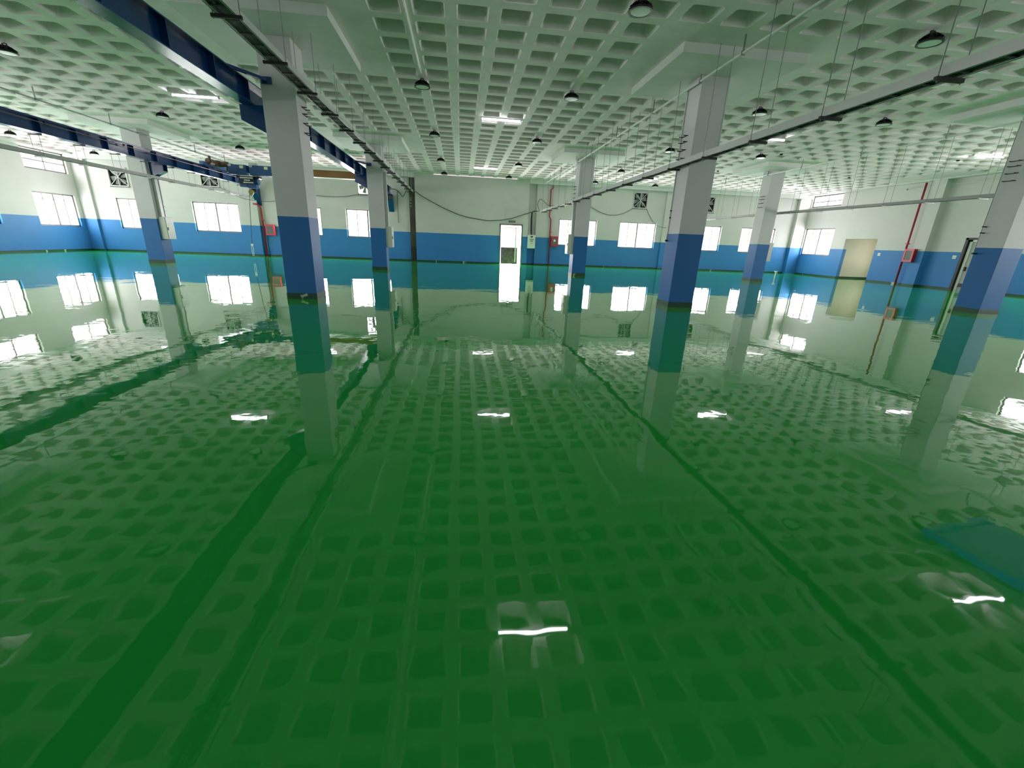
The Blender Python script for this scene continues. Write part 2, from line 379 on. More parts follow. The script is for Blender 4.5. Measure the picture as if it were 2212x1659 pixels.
# ------------------------------------------------------------------ windows
WN = [0]
def window(axis, c, sgn, u0, u1, z0, z1, label, low=True):
    WN[0] += 1
    d0, d1 = 0.10, 0.16
    fr = MB(); t = 0.07
    def bx(mb_, a, b, e, g, p, q):
        if axis == 'y': mb_.box(a, b, min(c+sgn*p, c+sgn*q), max(c+sgn*p, c+sgn*q), e, g)
        else: mb_.box(min(c+sgn*p, c+sgn*q), max(c+sgn*p, c+sgn*q), a, b, e, g)
    bx(fr, u0, u0+t, z0, z1, d0, d1); bx(fr, u1-t, u1, z0, z1, d0, d1); bx(fr, u0, u1, z0, z0+t, d0, d1); bx(fr, u0, u1, z1-t, z1, d0, d1)
    w_ = u1 - u0
    st = [0.5] if low else [0.5, 0.97]
    o = fr.build('window_%d' % WN[0], M['alu']); struct(o, label)
    sa = MB()
    for q in ((0.25, .04), (0.5, .085), (0.75, .04)) if low else ((0.5, .05),):
        bx(sa, u0 + w_*q[0] - q[1]/2, u0 + w_*q[0] + q[1]/2, z0+t, z1-t, d0+.005, d1-.005)
    if not low: bx(sa, u0+t, u1-t, z0 + (z1-z0)*.42, z0 + (z1-z0)*.42 + .045, d0+.005, d1-.005)
    else: bx(sa, u0+t, u1-t, z1 - .36, z1 - .335, d0+.005, d1-.005)
    sa.build('glazing_bar', M['alu'], o)
    gl = MB(); p = d0 + .03
    for k in range(2):
        a, b = u0 + t + (w_ - 2*t)*k/2, u0 + t + (w_ - 2*t)*(k+1)/2
        bx(gl, a, b, z0+t, z1-t, p, p + .006)
    gl.build('pane', M['glass'], o)
LN = bpy.data.lights
def daylight(axis, c, sgn, u0, u1, z0, z1, k=1.0):
    """the bright overcast sky right outside an opening, as an area light filling it"""
    l = LN.new('daylight', 'AREA'); l.shape = 'RECTANGLE'; l.size = u1-u0; l.size_y = z1-z0
    l.color = (1.0, 0.95, 0.95); l.energy = DAY * k * (u1-u0)*(z1-z0) * math.pi
    o = bpy.data.objects.new('daylight', l); C.objects.link(o)
    if axis == 'y':
        o.location = ((u0+u1)/2, c + sgn*.26, (z0+z1)/2); o.rotation_euler = (math.radians(-90 if sgn > 0 else 90), 0, 0) 
    else:
        o.location = (c + sgn*.26, (u0+u1)/2, (z0+z1)/2); o.rotation_euler = (math.radians(90), 0, math.radians(90 if sgn > 0 else -90))
    return o
ordn = ['first', 'second', 'third', 'fourth', 'fifth', 'sixth', 'seventh', 'eighth', 'ninth', 'tenth']
for i, (a, b) in enumerate(far_w + far_w2):
    window('y', YF, 1, a, b, WZ0, WZ1, 'sunlit aluminium window in the far wall, %s from the left' % ordn[i]); daylight('y', YF, 1, a, b, WZ0, WZ1)
for i, (a, b) in enumerate(left_low):
    window('x', XL, -1, a, b, WZ0, WZ1, 'lower sunlit window in the left wall, %s from the far corner' % ordn[i]); daylight('x', XL, -1, a, b, WZ0, WZ1, .6 if b > 20 else 1.15)
    window('x', XL, -1, a, b, UZ0, UZ1, 'high sunlit window in the left wall, %s from the far corner' % ordn[i], False); daylight('x', XL, -1, a, b, UZ0, UZ1, .5 if b > 20 else 1.25)
for i, (a, b) in enumerate(right_low):
    window('x', XR, 1, a, b, WZ0 + .02, WZ1 + .08, 'lower sunlit window in the right wall, %s from the far corner' % ordn[i]); daylight('x', XR, 1, a, b, WZ0+.02, WZ1+.08, .6 if b > 20 else 1.2)
    window('x', XR, 1, a, b, 4.62, 5.39, 'high sunlit window in the right wall, %s from the far corner' % ordn[i], False); daylight('x', XR, 1, a, b, 4.62, 5.39, .5 if b > 20 else 1.3)
for i, (a, b) in enumerate(near_fill_w):
    window('y', YN, -1, a, b, WZ0, WZ1, 'added fill-light window in the unseen wall behind the camera, %s from the left' % ordn[i]); daylight('y', YN, -1, a, b, WZ0, WZ1, .4)
daylight('y', YD, 1, 2.69, 4.15, 0, 2.57)

daylight('x', XR + 2.78, 1, 24.75, 25.35, .9, 2.0)  # added light at the unseen alcove opening, brightens its beige far side
# ------------------------------------------------------------------ doors
d = MB().box(2.64, 2.72, YD - .03, YD + .13, 0, 2.60).box(4.12, 4.20, YD - .03, YD + .13, 0, 2.60).box(2.64, 4.20, YD - .03, YD + .13, 2.53, 2.62).build('door_1', M['alu'])
struct(d, 'open doorway with dark frame in the far wall')
MB().box(3.76, 3.83, YD + .32, YD + .38, 0, 2.40).box(2.78, 3.83, YD + .32, YD + .38, 2.36, 2.44).build('outer_jamb', M['beige'], d)
b = MB().prism([(YD + .30, 0.0), (YD + .36, 0.0), (YD + .52, 1.10), (YD + .46, 1.10)], 'x', 2.80, 3.94).build('leaning_board', M['board'])
tag(b, 'brown stained board leaning in the bright open doorway', 'board')
d = MB().box(XR - .03, XR + .12, RDOOR[1] - .03, RDOOR[1] + .09, 0, 2.54).box(XR - .03, XR + .12, RDOOR[0] - .09, RDOOR[0] + .03, 0, 2.54).box(XR - .03, XR + .12, RDOOR[0] - .09, RDOOR[1] + .09, 2.45, 2.54).build('door_2', M['black'])
struct(d, 'dark framed door in the right wall behind the right column')
MB().box(XR + .13, XR + .17, RDOOR[0], RDOOR[1], 0, 2.46).build('door_leaf', M['greyleaf'], d)
MB().box(XR + .08, XR + .13, RDOOR[1] - .16, RDOOR[1] - .05, 0, 2.44).box(XR + .08, XR + .13, RDOOR[0], RDOOR[1] - .05, 2.36, 2.44).build('inner_frame', M['white'], d)
MB().box(XR + .06, XR + .128, RDOOR[1] - .9, RDOOR[1] - .2, .16, .34).build('kick_plate', M['black'], d)
MB().box(XR + .05, XR + .128, RDOOR[1] - .26, RDOOR[1] - .19, 0.95, 1.15).build('handle', M['black'], d)

# ------------------------------------------------------------------ columns
cols = [(0, 0, 'nearest square column left of centre, white over blue'), (1, 0, 'nearest square column right of centre, white over blue'),
        (2, 0, 'square column at the right edge, white over blue'), (-1, 1, 'far left square column carrying a steel switch box'),
        (0, 1, 'far square column just left of the dark unpainted strip'), (1, 1, 'far square column just right of the bright doorway'),
        (2, 1, 'far square column right of the near right column')]
hidden = [(-1, 0, 'square column beyond the left edge of the view'), (-1, -1, 'square column behind the camera on the far left'), (0, -1, 'square column beside the camera on the left'),
          (1, -1, 'square column beside the camera on the right'), (2, -1, 'square column behind the camera on the far right')]
def column(i, j, label):
    x, y = X1 + i*SX, Y1 + j*SY
    t = empty('column', (x, y, 0)); tag(t, label, 'column', 'square concrete columns')
    B(-CW, CW, -CW, CW, 0, HD).build('shaft', M['column'], t, bevel=0.006)
    s = .346
    MB().box(-s, s, -s, s, 0, .135).build('base_band', M['skirt'], t)
    MB().box(-1.372, 1.372, -1.391, 1.391, HD, HS + .002).build('drop_panel', M['plain'], t)
for c in cols + hidden: column(*c)

# dark unpainted column by the far wall
t = empty('unpainted_column', (-3.13, YF - .16, 0)); tag(t, 'dark brown unpainted narrow column standing against the far wall', 'column')
MB().box(-.19, .19, -.02, .25, .95, 5.15).build('shaft', M['dark'], t)
MB().box(-.19, .19, -.03, .26, 0, .95).build('base_coat', M['bitumen'], t)
MB().box(-.03, -.015, -.035, -.02, 4.55, 5.15).build('pipe', M['steel'], t)
pn = MB()
for z in (3.92, 3.80, 3.62, 3.44): pn.box(-.14, -.06, -.10, -.02, z, z + .02)
pn.build('cable_pin', M['label'], t)

# ------------------------------------------------------------------ crane runway beams
def ibeam(x, y0, y1, zb, zt, label, side):
    t = empty('runway_beam', (x, 0, 0)); tag(t, label, 'crane beam', 'blue crane runway beams')
    h = .13
    MB().box(-h, h, y0, y1, zb, zb + .022).build('bottom_flange', M['crane'], t)
    MB().box(-h, h, y0, y1, zt - .022, zt).build('top_flange', M['crane'], t)
    MB().box(-.011, .011, y0, y1, zb + .02, zt - .02).build('web', M['crane'], t)
    y = Y1 - 6*1.31 - .3
    while y < y1:
        if y > y0: MB().box(-h + .008, h - .008, y - .012, y + .012, zb + .02, zt - .02).build('stiffener', M['crane'], t)
        y += 1.31
    MB().box(-.03, .03, y0, y1, zt, zt + .05).build('crane_rail', M['crane'], t)
    return t
BA = ibeam(X1 - .71, -9.0, 30.55, 4.06, 4.47, 'blue steel crane runway beam running past the near left column', 1)
BB = ibeam(X1 - SX + .71, -9.0, 30.55, 4.06, 4.47, 'blue steel crane runway beam on the far left side', -1)
# brackets
def bracket(x, y, s, label):
    """x = column face, s = direction away from the column"""
    t = empty('beam_bracket', (x, y, 0)); tag(t, label, 'bracket', 'blue crane beam brackets')
    out = [(0, 3.50), (s*.55, 3.76), (s*.55, 4.055), (0, 4.055)]
    for a in (-.15, .13): MB().prism(out, 'y', a, a + .02).build('side_plate', M['crane'], t)
    MB().prism([(0, 3.50), (s*.55, 3.76), (s*.55, 3.785), (0, 3.525)], 'y', -.13, .13).build('sloping_plate', M['crane'], t)
    MB().box(min(0, s*.55), max(0, s*.55), -.13, .13, 4.03, 4.055).build('seat_plate', M['crane'], t)
    MB().box(min(s*.01, 0), max(s*.01, 0), -.18, .18, 3.40, 4.10).build('back_plate', M['crane'], t)
def tie(x0, x1, y, label):
    t = empty('tie_rod', (x0, y, 4.45)); tag(t, label, 'tie rod', 'blue ties between beam and column')
    MB().bar((x0 - x0, 0, .0), (x1 - x0, .04, .02), .05, .05).build('rod', M['crane'], t)
    MB().box(x1-x0-.03, x1-x0+.05, -.03, .05, -.07, .09).build('end_plate', M['crane'], t)
fL = X1 - CW
bracket(fL, Y1, -1, 'blue box bracket carrying the runway beam on the near left column')
bracket(fL, Y1 + SY, -1, 'blue box bracket carrying the runway beam on the column behind the near left one')
bracket(X1 - SX + CW, Y1 + SY, 1, 'blue box bracket on the far left column')
for (bx_, s_, lb) in ((X1 - .71, 1, 'blue bracket under the runway beam end left of the dark strip'), (X1 - SX + .71, 1, 'blue bracket under the left runway beam end by the red riser pipe')):
    t = empty('beam_bracket', (bx_, YF, 0)); tag(t, lb, 'bracket', 'blue crane beam brackets')
    pf = [(-.02, 3.05), (-.5, 3.75), (-.5, 4.055), (-.02, 4.055)]
    for a in (-.16, .14): MB().prism(pf, 'x', a, a + .02).build('side_plate', M['crane'], t)
    MB().prism([(-.02, 3.05), (-.5, 3.75), (-.5, 3.78), (-.02, 3.09)], 'x', -.14, .14).build('sloping_plate', M['crane'], t)
    MB().box(-.14, .14, -.5, -.02, 4.03, 4.055).build('seat_plate', M['crane'], t)
# tie rods reach from the beam's top flange to the front face of the columns
def tie2(y, label):
    t = empty('tie_rod', (X1 - .66, y, 4.43)); tag(t, label, 'tie rod', 'blue ties between beam and column')
    MB().bar((0, -.72, .05), (.46, -.04, .04), .05, .055).build('rod', M['crane'], t)
    MB().box(.36, .56, -.035, -.005, -.03, .10).build('end_plate', M['crane'], t)
tie2(Y1 - CW, 'blue tie arm from the runway beam to the near left column')
tie2(Y1 + SY - CW, 'blue tie arm from the runway beam to the column behind the near left one')

# bridge girder with electrical panels
YG = 26.3
t = empty('bridge_girder', (0, YG, 0)); tag(t, 'brown primed crane bridge girder spanning between the blue runway beams', 'crane girder')
MB().box(-12.2, -4.75, .02, .30, 4.40, 4.72).build('girder_box', M['rust'], t)
MB().box(-12.2, -4.75, -.02, .34, 4.72, 4.745).build('top_plate', M['rust'], t)
MB().box(-12.2, -4.75, -.02, .34, 4.38, 4.40).build('bottom_plate', M['white'], t)
MB().box(-4.76, -4.42, -.9, 1.2, 4.52, 4.70).build('end_carriage', M['crane2'], t)
for x0, x1, ex, lb in ((-11.95, -11.08, 0, 'left blue electrical panel fixed to the crane girder'), (-10.92, -9.6, 1, 'right blue electrical panel fixed to the crane girder')):
    t = empty('control_panel', (x0, YG - .36, 4.27)); tag(t, lb, 'control panel', 'blue crane control panels')
    MB().box(0, x1-x0, 0, .32, 0, .47).build('cabinet', M['crane2'], t, bevel=.006)
    MB().box(.03, .15, -.006, 0, .38, .47).build('sticker', M['label'], t)
    MB().box(.06, .12, -.010, -.006, .40, .45).build('emblem', M['crane2'], t)
    MB().box(x1-x0-.30-.28*ex, x1-x0-.12-.28*ex, -.006, 0, .30, .43).build('sticker', M['label2'], t)
    if ex: MB().box(0, .34, 0, .3, .47, .58).build('cable_box', M['boxgrey'], t)
# end truck with drive motors on the left rail
t = empty('end_truck', (-12.66, YG - .1, 4.52)); tag(t, 'crane end truck with brown drive motors riding on the left rail', 'end truck')
MB().box(-.09, .09, -1.3, 1.3, .0, .16).build('beam', M['crane2'], t)
mm = MB(); mm.tube([(.1, -.85, .22), (.1, -.45, .22)], .15, 16); mm.tube([(.1, -.9, .22), (.1, -.85, .22)], .11, 16); mm.build('motor', M['motor'], t)
mm = MB(); mm.tube([(.20, -.1, .20), (.68, -.1, .20)], .13, 16); mm.box(.1, .3, -.25, .05, .08, .36); mm.build('motor', M['motor'], t)
MB().box(.08, .11, -.75, -.55, .36, .5).build('lifting_eye', M['motor'], t)
for y in (-1.1, 1.1): MB().tube([(-.05, y, .02), (.05, y, .02)], .08, 16).build('wheel', M['black'], t)
# hoist with sign plate, hook block
t = empty('chain_hoist', (-11.2, YG - .25, 3.80)); tag(t, 'dark blue hoist hanging under the crane girder with a lettered sign plate', 'hoist')
MB().box(-.33, .42, -.03, 0, .04, .42).build('sign_plate', M['black'], t)
random.seed(3)
for z, a, b in ((.31, -.27, .37), (.20, -.08, .22), (.09, -.12, .37)):
    x = a; sg = MB()
    while x < b:
        w_ = random.choice((.022, .028, .034)); sg.box(x, x + w_, -.034, -.03, z, z + .055); x += w_ + .014
    tag(sg.build('lettering', M['label'], t), None, None, None, 'stuff')
mm = MB(); mm.tube([(-.25, .2, .2), (.55, .2, .2)], .17, 18); mm.box(-.35, .0, .05, .4, -.1, .36); mm.build('hoist_body', M['crane2'], t)
MB().box(.05, .45, .05, .35, -.14, .04).build('gearbox', M['crane2'], t)
tr = MB().box(-.5, .7, .1, .3, .37, .43)
for x in (-.4, .6): tr.tube([(x, .02, .38), (x, .38, .38)], .07, 14)
tr.build('trolley', M['black'], t)
MB().tube([(.1, .12, .0), (.1, .12, -.2)], .006, 6).tube([(.16, .12, .0), (.16, .12, -.2)], .006, 6).build('chain', M['black'], t)
mm = MB(); mm.tube([(.13, .08, -.33), (.13, .16, -.33)], .13, 18); mm.prism([(.03, -.40), (.23, -.40), (.16, -.52), (.10, -.52)], 'y', .09, .15); mm.build('hook_block', M['brass'], t)
hk = [(.13, .12, -.50), (.13, .12, -.56)] + [(.13 + .045*math.sin(a), .12, -.61 + .045*math.cos(a)) for a in [k*.5 for k in range(0, 10)]]
MB().tube(hk, .013, 8).build('hook', M['black'], t)
# pendant control
t = empty('pendant_control', (-11.35, YG - .3, 0)); tag(t, 'crane pendant control hanging on a long cable in front of the far wall', 'pendant control')
MB().tube([(.30, .05, 3.68), (.18, .05, 3.0), (.05, .02, 1.4), (0, 0, .78)], .014, 8).build('cable', M['cable'], t)
MB().tube([(-.03, 0, .80), (-.05, 0, .55), (-.03, 0, .2)], .010, 6).tube([(.03, 0, .80), (.04, 0, .55), (.03, 0, .2)], .010, 6).build('cable_loop', M['label'], t)
MB().box(-.05, .05, -.035, .035, .74, .84).build('housing', M['label'], t, bevel=.01)
# conductor line clipped to the left runway beam (hangs on the beam)
t = empty('conductor_line', (X1 - SX + .71 + .15, 0, 4.36)); tag(t, 'thin copper-brown conductor line running beside the left blue beam', 'conductor line')
MB().tube([(0, -9, 0), (0, 30.3, 0)], .012, 6).build('wire', mat('copper_brown', (.16, .07, .08), .4, .3), t)
for k in range(24): MB().box(-.045, .01, -8 + k*1.62, -7.97 + k*1.62, -.02, .05).build('clip', M['black'], t)
# blue duct seen mirrored in the floor at right
t = empty('air_duct', (13.12, 0, 5.12)); tag(t, 'broad blue sheet-metal duct under the ceiling, seen mirrored in the floor at right', 'duct')
MB().box(-.92, .92, -8.8, 8.2, 0, .26).build('duct_body', M['blueduct'], t, bevel=.02)
for k in range(9): MB().box(-.95, .95, -8.0 + k*2.0, -7.96 + k*2.0, -.03, .29).build('joint_flange', M['blueduct'], t)

# ------------------------------------------------------------------ cable trays
SP = 1.605
def tray(xa, xb, zb, h, y0, y1, ys, label, railside, dark=True, hang=None):
    t = empty('cable_tray', ((xa+xb)/2, 0, zb)); tag(t, label, 'cable tray', 'suspended galvanised cable trays')
    w_ = (xb - xa)/2
    for s in (-1, 1):
        MB().box(s*w_ - .008, s*w_ + .008, y0, y1, 0, h).box(min(s*w_, s*(w_-.025)), max(s*w_, s*(w_-.025)), y0, y1, 0, .006).box(min(s*w_, s*(w_-.02)), max(s*w_, s*(w_-.02)), y0, y1, h-.006, h).build('side_rail', M['steel'] if dark else M['steel2'], t)
    r0 = MB().box(-w_, w_, -.02, .02, .004, .016).build('rung', M['steel2'] if not dark else M['traydark'], t); y = y0 + .2; r0.location.y = y
    while y < y1 - .4:
        y += .4; rc = r0.copy(); C.objects.link(rc); rc.location.y = y
    cb = MB(); random.seed(int(zb*100 + xa*10))
    for k in range(6):
        x = -w_ + .03 + k*(2*w_ - .06)/5; r = random.choice((.010, .013, .016)); pts = []; y = y0
        while y <= y1: pts.append((x + random.uniform(-.008, .008), y, .02 + r)); y += 1.3
        cb.tube(pts, r, 6)
    cb.build('cables', M['cable'], t)
    for y in ys:
        MB().box(-w_ - .07, w_ + .07, y - .02, y + .02, -.042, 0).build('support_bar', M['traydark'] if dark else M['steel'], t)
        top = None
        for s in (-1, 1):
            xr = (xa+xb)/2 + s*(w_ + .045)
            # rods end on the drop panel where there is one
            zt = HS
            for i in range(-2, 4):
                for j in range(-2, 3):
                    if abs(xr - X1 - i*SX) < 1.37 and abs(y - Y1 - j*SY) < 1.39: zt = HD
            kx = round((xr - X1)/MX); ky = round((y - Y1)/MY)
            inx = abs(xr - X1 - kx*MX) < .29 and abs(y - Y1 - ky*MY) < .29 and not ((kx % 12 <= 2 or kx % 12 >= 10) and (ky % 13 <= 2 or ky % 13 >= 11))
            if inx: zt = HS + .39
            if hang: zt = hang
            MB().tube([(s*(w_+.045), y, -.06), (s*(w_+.045), y, zt - zb)], .006, 6).build('hanger_rod', M['rod'], t)
        if hang: MB().box(-w_ - .07, .20, y - .03, y + .03, hang - zb - .03, hang - zb).box(.14, .20, y - .03, y + .03, hang - zb, hang - zb + .05).build('flange_clamp', M['black'], t)
def series(a, lo, hi, sp=SP):
    k = math.ceil((lo - a)/sp); out = []
    while a + k*sp <= hi: out.append(a + k*sp); k += 1
    return out
tray(-3.255, -3.0, 4.25, .10, -3, 30.55, series(9.02, 0, 30.4), 'cable tray hung low along the right side of the near left column', 1)
tray(5.25, 5.46, 3.395, .118, -3, 30.3, series(8.15, 0, 30), 'cable tray running diagonally past the near right column', -1)
tray(-13.0, -12.84, 3.46, .11, -3, 30.2, series(16.3, 0, 30), 'thin grey cable tray running past the far left column', 1, False, 4.058)
tray(16.0, 16.2, 3.33, .10, -3, 30.3, series(15.8, 0, 30), 'grey cable tray behind the right columns', 1, False)

# ------------------------------------------------------------------ sprinkler pipes and conduits
def pipe_run(x, z, y0, y1, r, label, m=None, cat='pipe', drop=None, ys=()):
    t = empty('sprinkler_pipe', (x, 0, z)); tag(t, label, cat, 'ceiling pipes')
    MB().tube([(0, y0, 0), (0, y1, 0)], r, 10).build('pipe', m or M['pipe'], t, smooth=True)
    for y in ys:
        MB().box(-.012, .012, y-.012, y+.012, r, HD - z if abs((y - Y1 + SY*5) % SY - 0) < 1.39 or abs((y - Y1 + SY*5) % SY - SY) < 1.39 else HS - z).box(-.03, .03, y-.018, y+.018, -r-.01, r+.01).build('clamp', M['rod'], t)
pipe_run(5.44, 5.13, -4, 30.4, .028, 'white sprinkler pipe crossing the head of the near right column', ys=[3.1, 6.2, 9.3, 10.85, 13.4, 16.4, 19.4, 21.6, 25.2, 28.2])
pipe_run(-13.0, 5.10, -4, 30.4, .022, 'thin pipe under the ceiling along the far left column', M['rod'], ys=[9.2, 13.7, 16.8, 19.8, 21.2, 25.2, 28.0])
pipe_run(15.06, 5.10, -4, 30.4, .024, 'white sprinkler pipe crossing the head of the far right column', ys=[9.3, 13.4, 16.4, 19.4, 21.6, 25.2, 28.2])
t = empty('conduit', (-.98, 0, HS - .03)); tag(t, 'thin conduit on the ceiling leading to the high-bay lamp near the top', 'conduit')
MB().tube([(0, -4, 0), (0, 12.75, 0)], .022, 8).build('pipe', M['pipe'], t, smooth=True)

# ------------------------------------------------------------------ high-bay lamps
def make_lamp(rod=.21):
    t = empty('high_bay_lamp', (0, 0, 0))
    prof = [(.03, .155), (.075, .155), (.075, .12), (.09, .115), (.11, .08), (.155, .05), (.195, .035), (.205, .02), (.205, .0), (.17, .0), (.165, .006)]
    MB().lathe(prof, 32).build('housing', M['black'], t, smooth=False)
    fn = MB()
    for k in range(16):
        a = k*math.pi/8; fn.bar((.09*math.cos(a), .09*math.sin(a), .12), (.18*math.cos(a), .18*math.sin(a), .05), .006, .05)
    fn.build('cooling_fins', M['black'], t)
    MB().lathe([(.0, .012), (.165, .012), (.165, .004), (.12, .001), (.0, .0)], 32).build('lens', M['lens'], t)
    MB().box(-.05, .05, -.012, .012, .185, .20).box(-.05, -.035, -.012, .012, .15, .19).box(.035, .05, -.012, .012, .15, .19).tube([(0, 0, .20), (0, 0, rod)], .010, 6).build('hanging_bracket', M['black'], t)
    return t
lampx = [-20.3, -16.4, -10.55, -6.6, -.99, 3.0, 8.55, 12.58]
lampy = [8.47, 13.2, 18.75, 24.4, 29.1]
L0 = make_lamp(); L1 = make_lamp(.60); uses = {0: 0, 1: 0}
rown = {8.47: 'nearest row to the camera', 13.2: 'second row from the camera', 18.75: 'third row from the camera', 24.4: 'fourth row from the camera', 29.1: 'row nearest the far wall'}
for y in lampy:
    for i, x in enumerate(lampx):
        if y < 9 and x < -7: continue
        # keep clear of drop panels
        kx = round((x - X1)/MX); ky = round((y - Y1)/MY)
        deep = abs(x - X1 - kx*MX) < .27 and abs(y - Y1 - ky*MY) < .27 and not ((kx % 12 <= 2 or kx % 12 >= 10) and (ky % 13 <= 2 or ky % 13 >= 11))
        src = (L0, L1)[deep]; o = src if not uses[deep] else copy_tree(src); uses[deep] += 1
        o.location = (x, y, HS - .21)
        tag(o, 'black round high-bay lamp, %s column from the left in the %s' % (ordn[i], rown[y]), 'ceiling lamp', 'black high-bay lamps')

# ------------------------------------------------------------------ tube lights
def make_tube():
    t = empty('tube_light', (0, 0, 0))
    MB().box(-.68, .68, -.045, .045, .035, .07).build('body', M['white'], t)
    MB().tube([(-.66, 0, .012), (.66, 0, .012)], .022, 12).build('tube', M['tube'], t)
    for s in (-1, 1): MB().box(s*.67 - .02, s*.67 + .02, -.035, .035, -.012, .07).build('end_cap', M['boxgrey'], t)
    return t
T0 = make_tube(); used = False
tubes = [(-8.15, 5.95), (1.32, 5.95), (10.95, 5.95), (-8.15, 16.35), (1.37, 16.45), (11.1, 16.35), (20.6, 16.45), (-8.3, 26.7), (1.42, 26.8), (11.0, 26.8), (20.6, 26.9), (-17.7, 27.9)]
names_t = ['near row left of centre, seen only mirrored', 'near row at centre, seen mirrored in the green floor', 'near row at right, seen mirrored in the floor',
           'beside the blue beam at upper left', 'at the centre of the ceiling', 'above the right cable tray', 'at the right edge beside the column head',
           'behind the near left column', 'in front of the far wall above the doorway', 'hidden beyond the near right column', 'near the high right window', 'beyond the left blue beam']
for (x, y), lb in zip(tubes, names_t):
    o = T0 if not used else copy_tree(T0); used = True
    o.location = (x, y, HS - .07); tag(o, 'lit white tube light, ' + lb, 'tube light', 'lit ceiling tube lights')

# small detectors in the right bay
D0 = MB().lathe([(.02, .05), (.055, .05), (.065, .02), (.04, 0), (.0, 0)], 16).build('smoke_detector', M['black'])
for k, (x, y, lb) in enumerate([(13.75, 18.7, 'small dark detector on the ceiling above the right tray'), (13.7, 23.4, 'small dark detector on the ceiling left of the far right column'),
                                (20.6, 17.6, 'small dark detector on the ceiling near the right edge'), (20.8, 22.9, 'small dark detector on the ceiling above the beige alcove')]):
    o = D0 if k == 0 else D0.copy()
    if k: C.objects.link(o)
    kx = round((x - X1)/MX - .5) + .5; o.location = (X1 + kx*MX, y, HS - .05); tag(o, lb, 'detector', 'small ceiling detectors')

# ------------------------------------------------------------------ electrical boxes on columns
def vbox(x, y, s, label, top=3.4, trunk=True, door='x'):
    """cabinet on column face at x, growing in direction s (+1 / -1)"""
    t = empty('switch_box', (x, y, 1.02)); tag(t, label, 'switch box', 'grey column switch boxes')
    a, b = (0, .27) if s > 0 else (-.27, 0)
    MB().box(a, b, -.25, .30, 0, .92).build('cabinet', M['boxgrey'], t, bevel=.008)
    xo = b if s > 0 else a
    MB().box(min(xo, xo + s*.012), max(xo, xo + s*.012), -.23, .28, .02, .90).build('door', M['boxgrey'], t, bevel=.004)
    lb = MB()
    for k in range(3): lb.box(min(xo + s*.012, xo + s*.018), max(xo + s*.012, xo + s*.018), -.10 + k*.11, -.02 + k*.11, .60, .68)
    lb.build('label_plate', M['label'], t)
    MB().box(min(xo + s*.012, xo + s*.035), max(xo + s*.012, xo + s*.035), -.19, -.16, .38, .50).build('handle', M['black'], t)
    if trunk:
        t2 = empty('cable_trunking', (x, y, 1.94)); tag(t2, 'vertical cable duct over the box' + label.split('face')[1], 'cable duct', 'vertical cable ducts')
        MB().box(min(s*.012, s*.13), max(s*.012, s*.13), -.16, .02, 0, top - 1.94).build('trunking', M['steel'], t2)
        MB().tube([(s*.07, .12, 0), (s*.07, .12, top - 1.94)], .016, 8).tube([(s*.07, .18, 0), (s*.07, .18, top - 1.94)], .012, 8).build('conduit', M['rod'], t2)
        cl = MB()
        for z in (.25, .42): cl.box(min(0, s*.12), max(0, s*.12), .08, .22, z, z + .03)
        cl.build('clamp', M['rod'], t2)
YB = Y1 + SY
vbox(X1 - SX + CW, YB, 1, 'steel switch box on the right face of the far left column', 3.45)
vbox(X1 + CW, YB, 1, 'grey switch box on the right face of the column left of the dark strip', 4.24)
vbox(X1 + SX - CW, YB, -1, 'grey switch box on the left face of the column right of the doorway', 3.385)
vbox(X1 + 2*SX + CW, YB, 1, 'grey switch box on the right face of the far right column', 3.3)
# cable pins on columns
def pins(x, y, s, label, sp=.2):
    t = empty('cable_hanger', (x, y, 3.55)); tag(t, label, 'cable hangers', 'small cable pin brackets on columns')
    for z in (.55, .42, .24, .05):
        MB().box(min(0, s*.10), max(0, s*.10), -.12, -.10, z, z + .018).box(min(0, s*.10), max(0, s*.10), .10, .12, z, z + .018).box(min(0, s*.012), max(0, s*.012), -.14, .14, z, z + .02).build('pin', M['black'], t)
pins(X1 + CW, Y1 + .1, 1, 'small black cable pins on the right face of the near left column')
pins(X1 + SX - CW, Y1 + .1, -1, 'small black cable pins on the left face of the near right column')
pins(X1 + SX - CW, YB + .2, -1, 'small black cable pins on the left face of the column by the doorway')
pins(X1 + 2*SX - CW, YB, -1, 'small black cable pins on the left face of the far right column')
pins(X1 + 2*SX - CW, Y1 + .1, -1, 'small black cable pins on the left face of the right edge column')
# thin drop pipes with valves
for x, y, lb in ((X1 + SX - CW - .018, Y1 + .25, 'thin dark drop pipe with a hook end beside the near right column'), (X1 + 2*SX - CW - .12, Y1 + .25, 'thin drop pipe with a hook end beside the right edge column')):
    t = empty('drop_pipe', (x, y, 0)); tag(t, lb, 'drop pipe', 'thin drop pipes beside columns')
    MB().tube([(0, 0, 5.1), (0, 0, 1.70)], .009, 8).build('pipe', M['rod'], t)
    MB().tube([(-.04, 0, 1.68), (.11, 0, 1.68)], .022, 8).build('valve', M['black'], t)
    c2 = MB()
    for z in (2.25, 2.42): c2.bar((-.02, 0, z), (.115, 0, z), .03, .03)
    c2.build('clamp', M['black'], t)

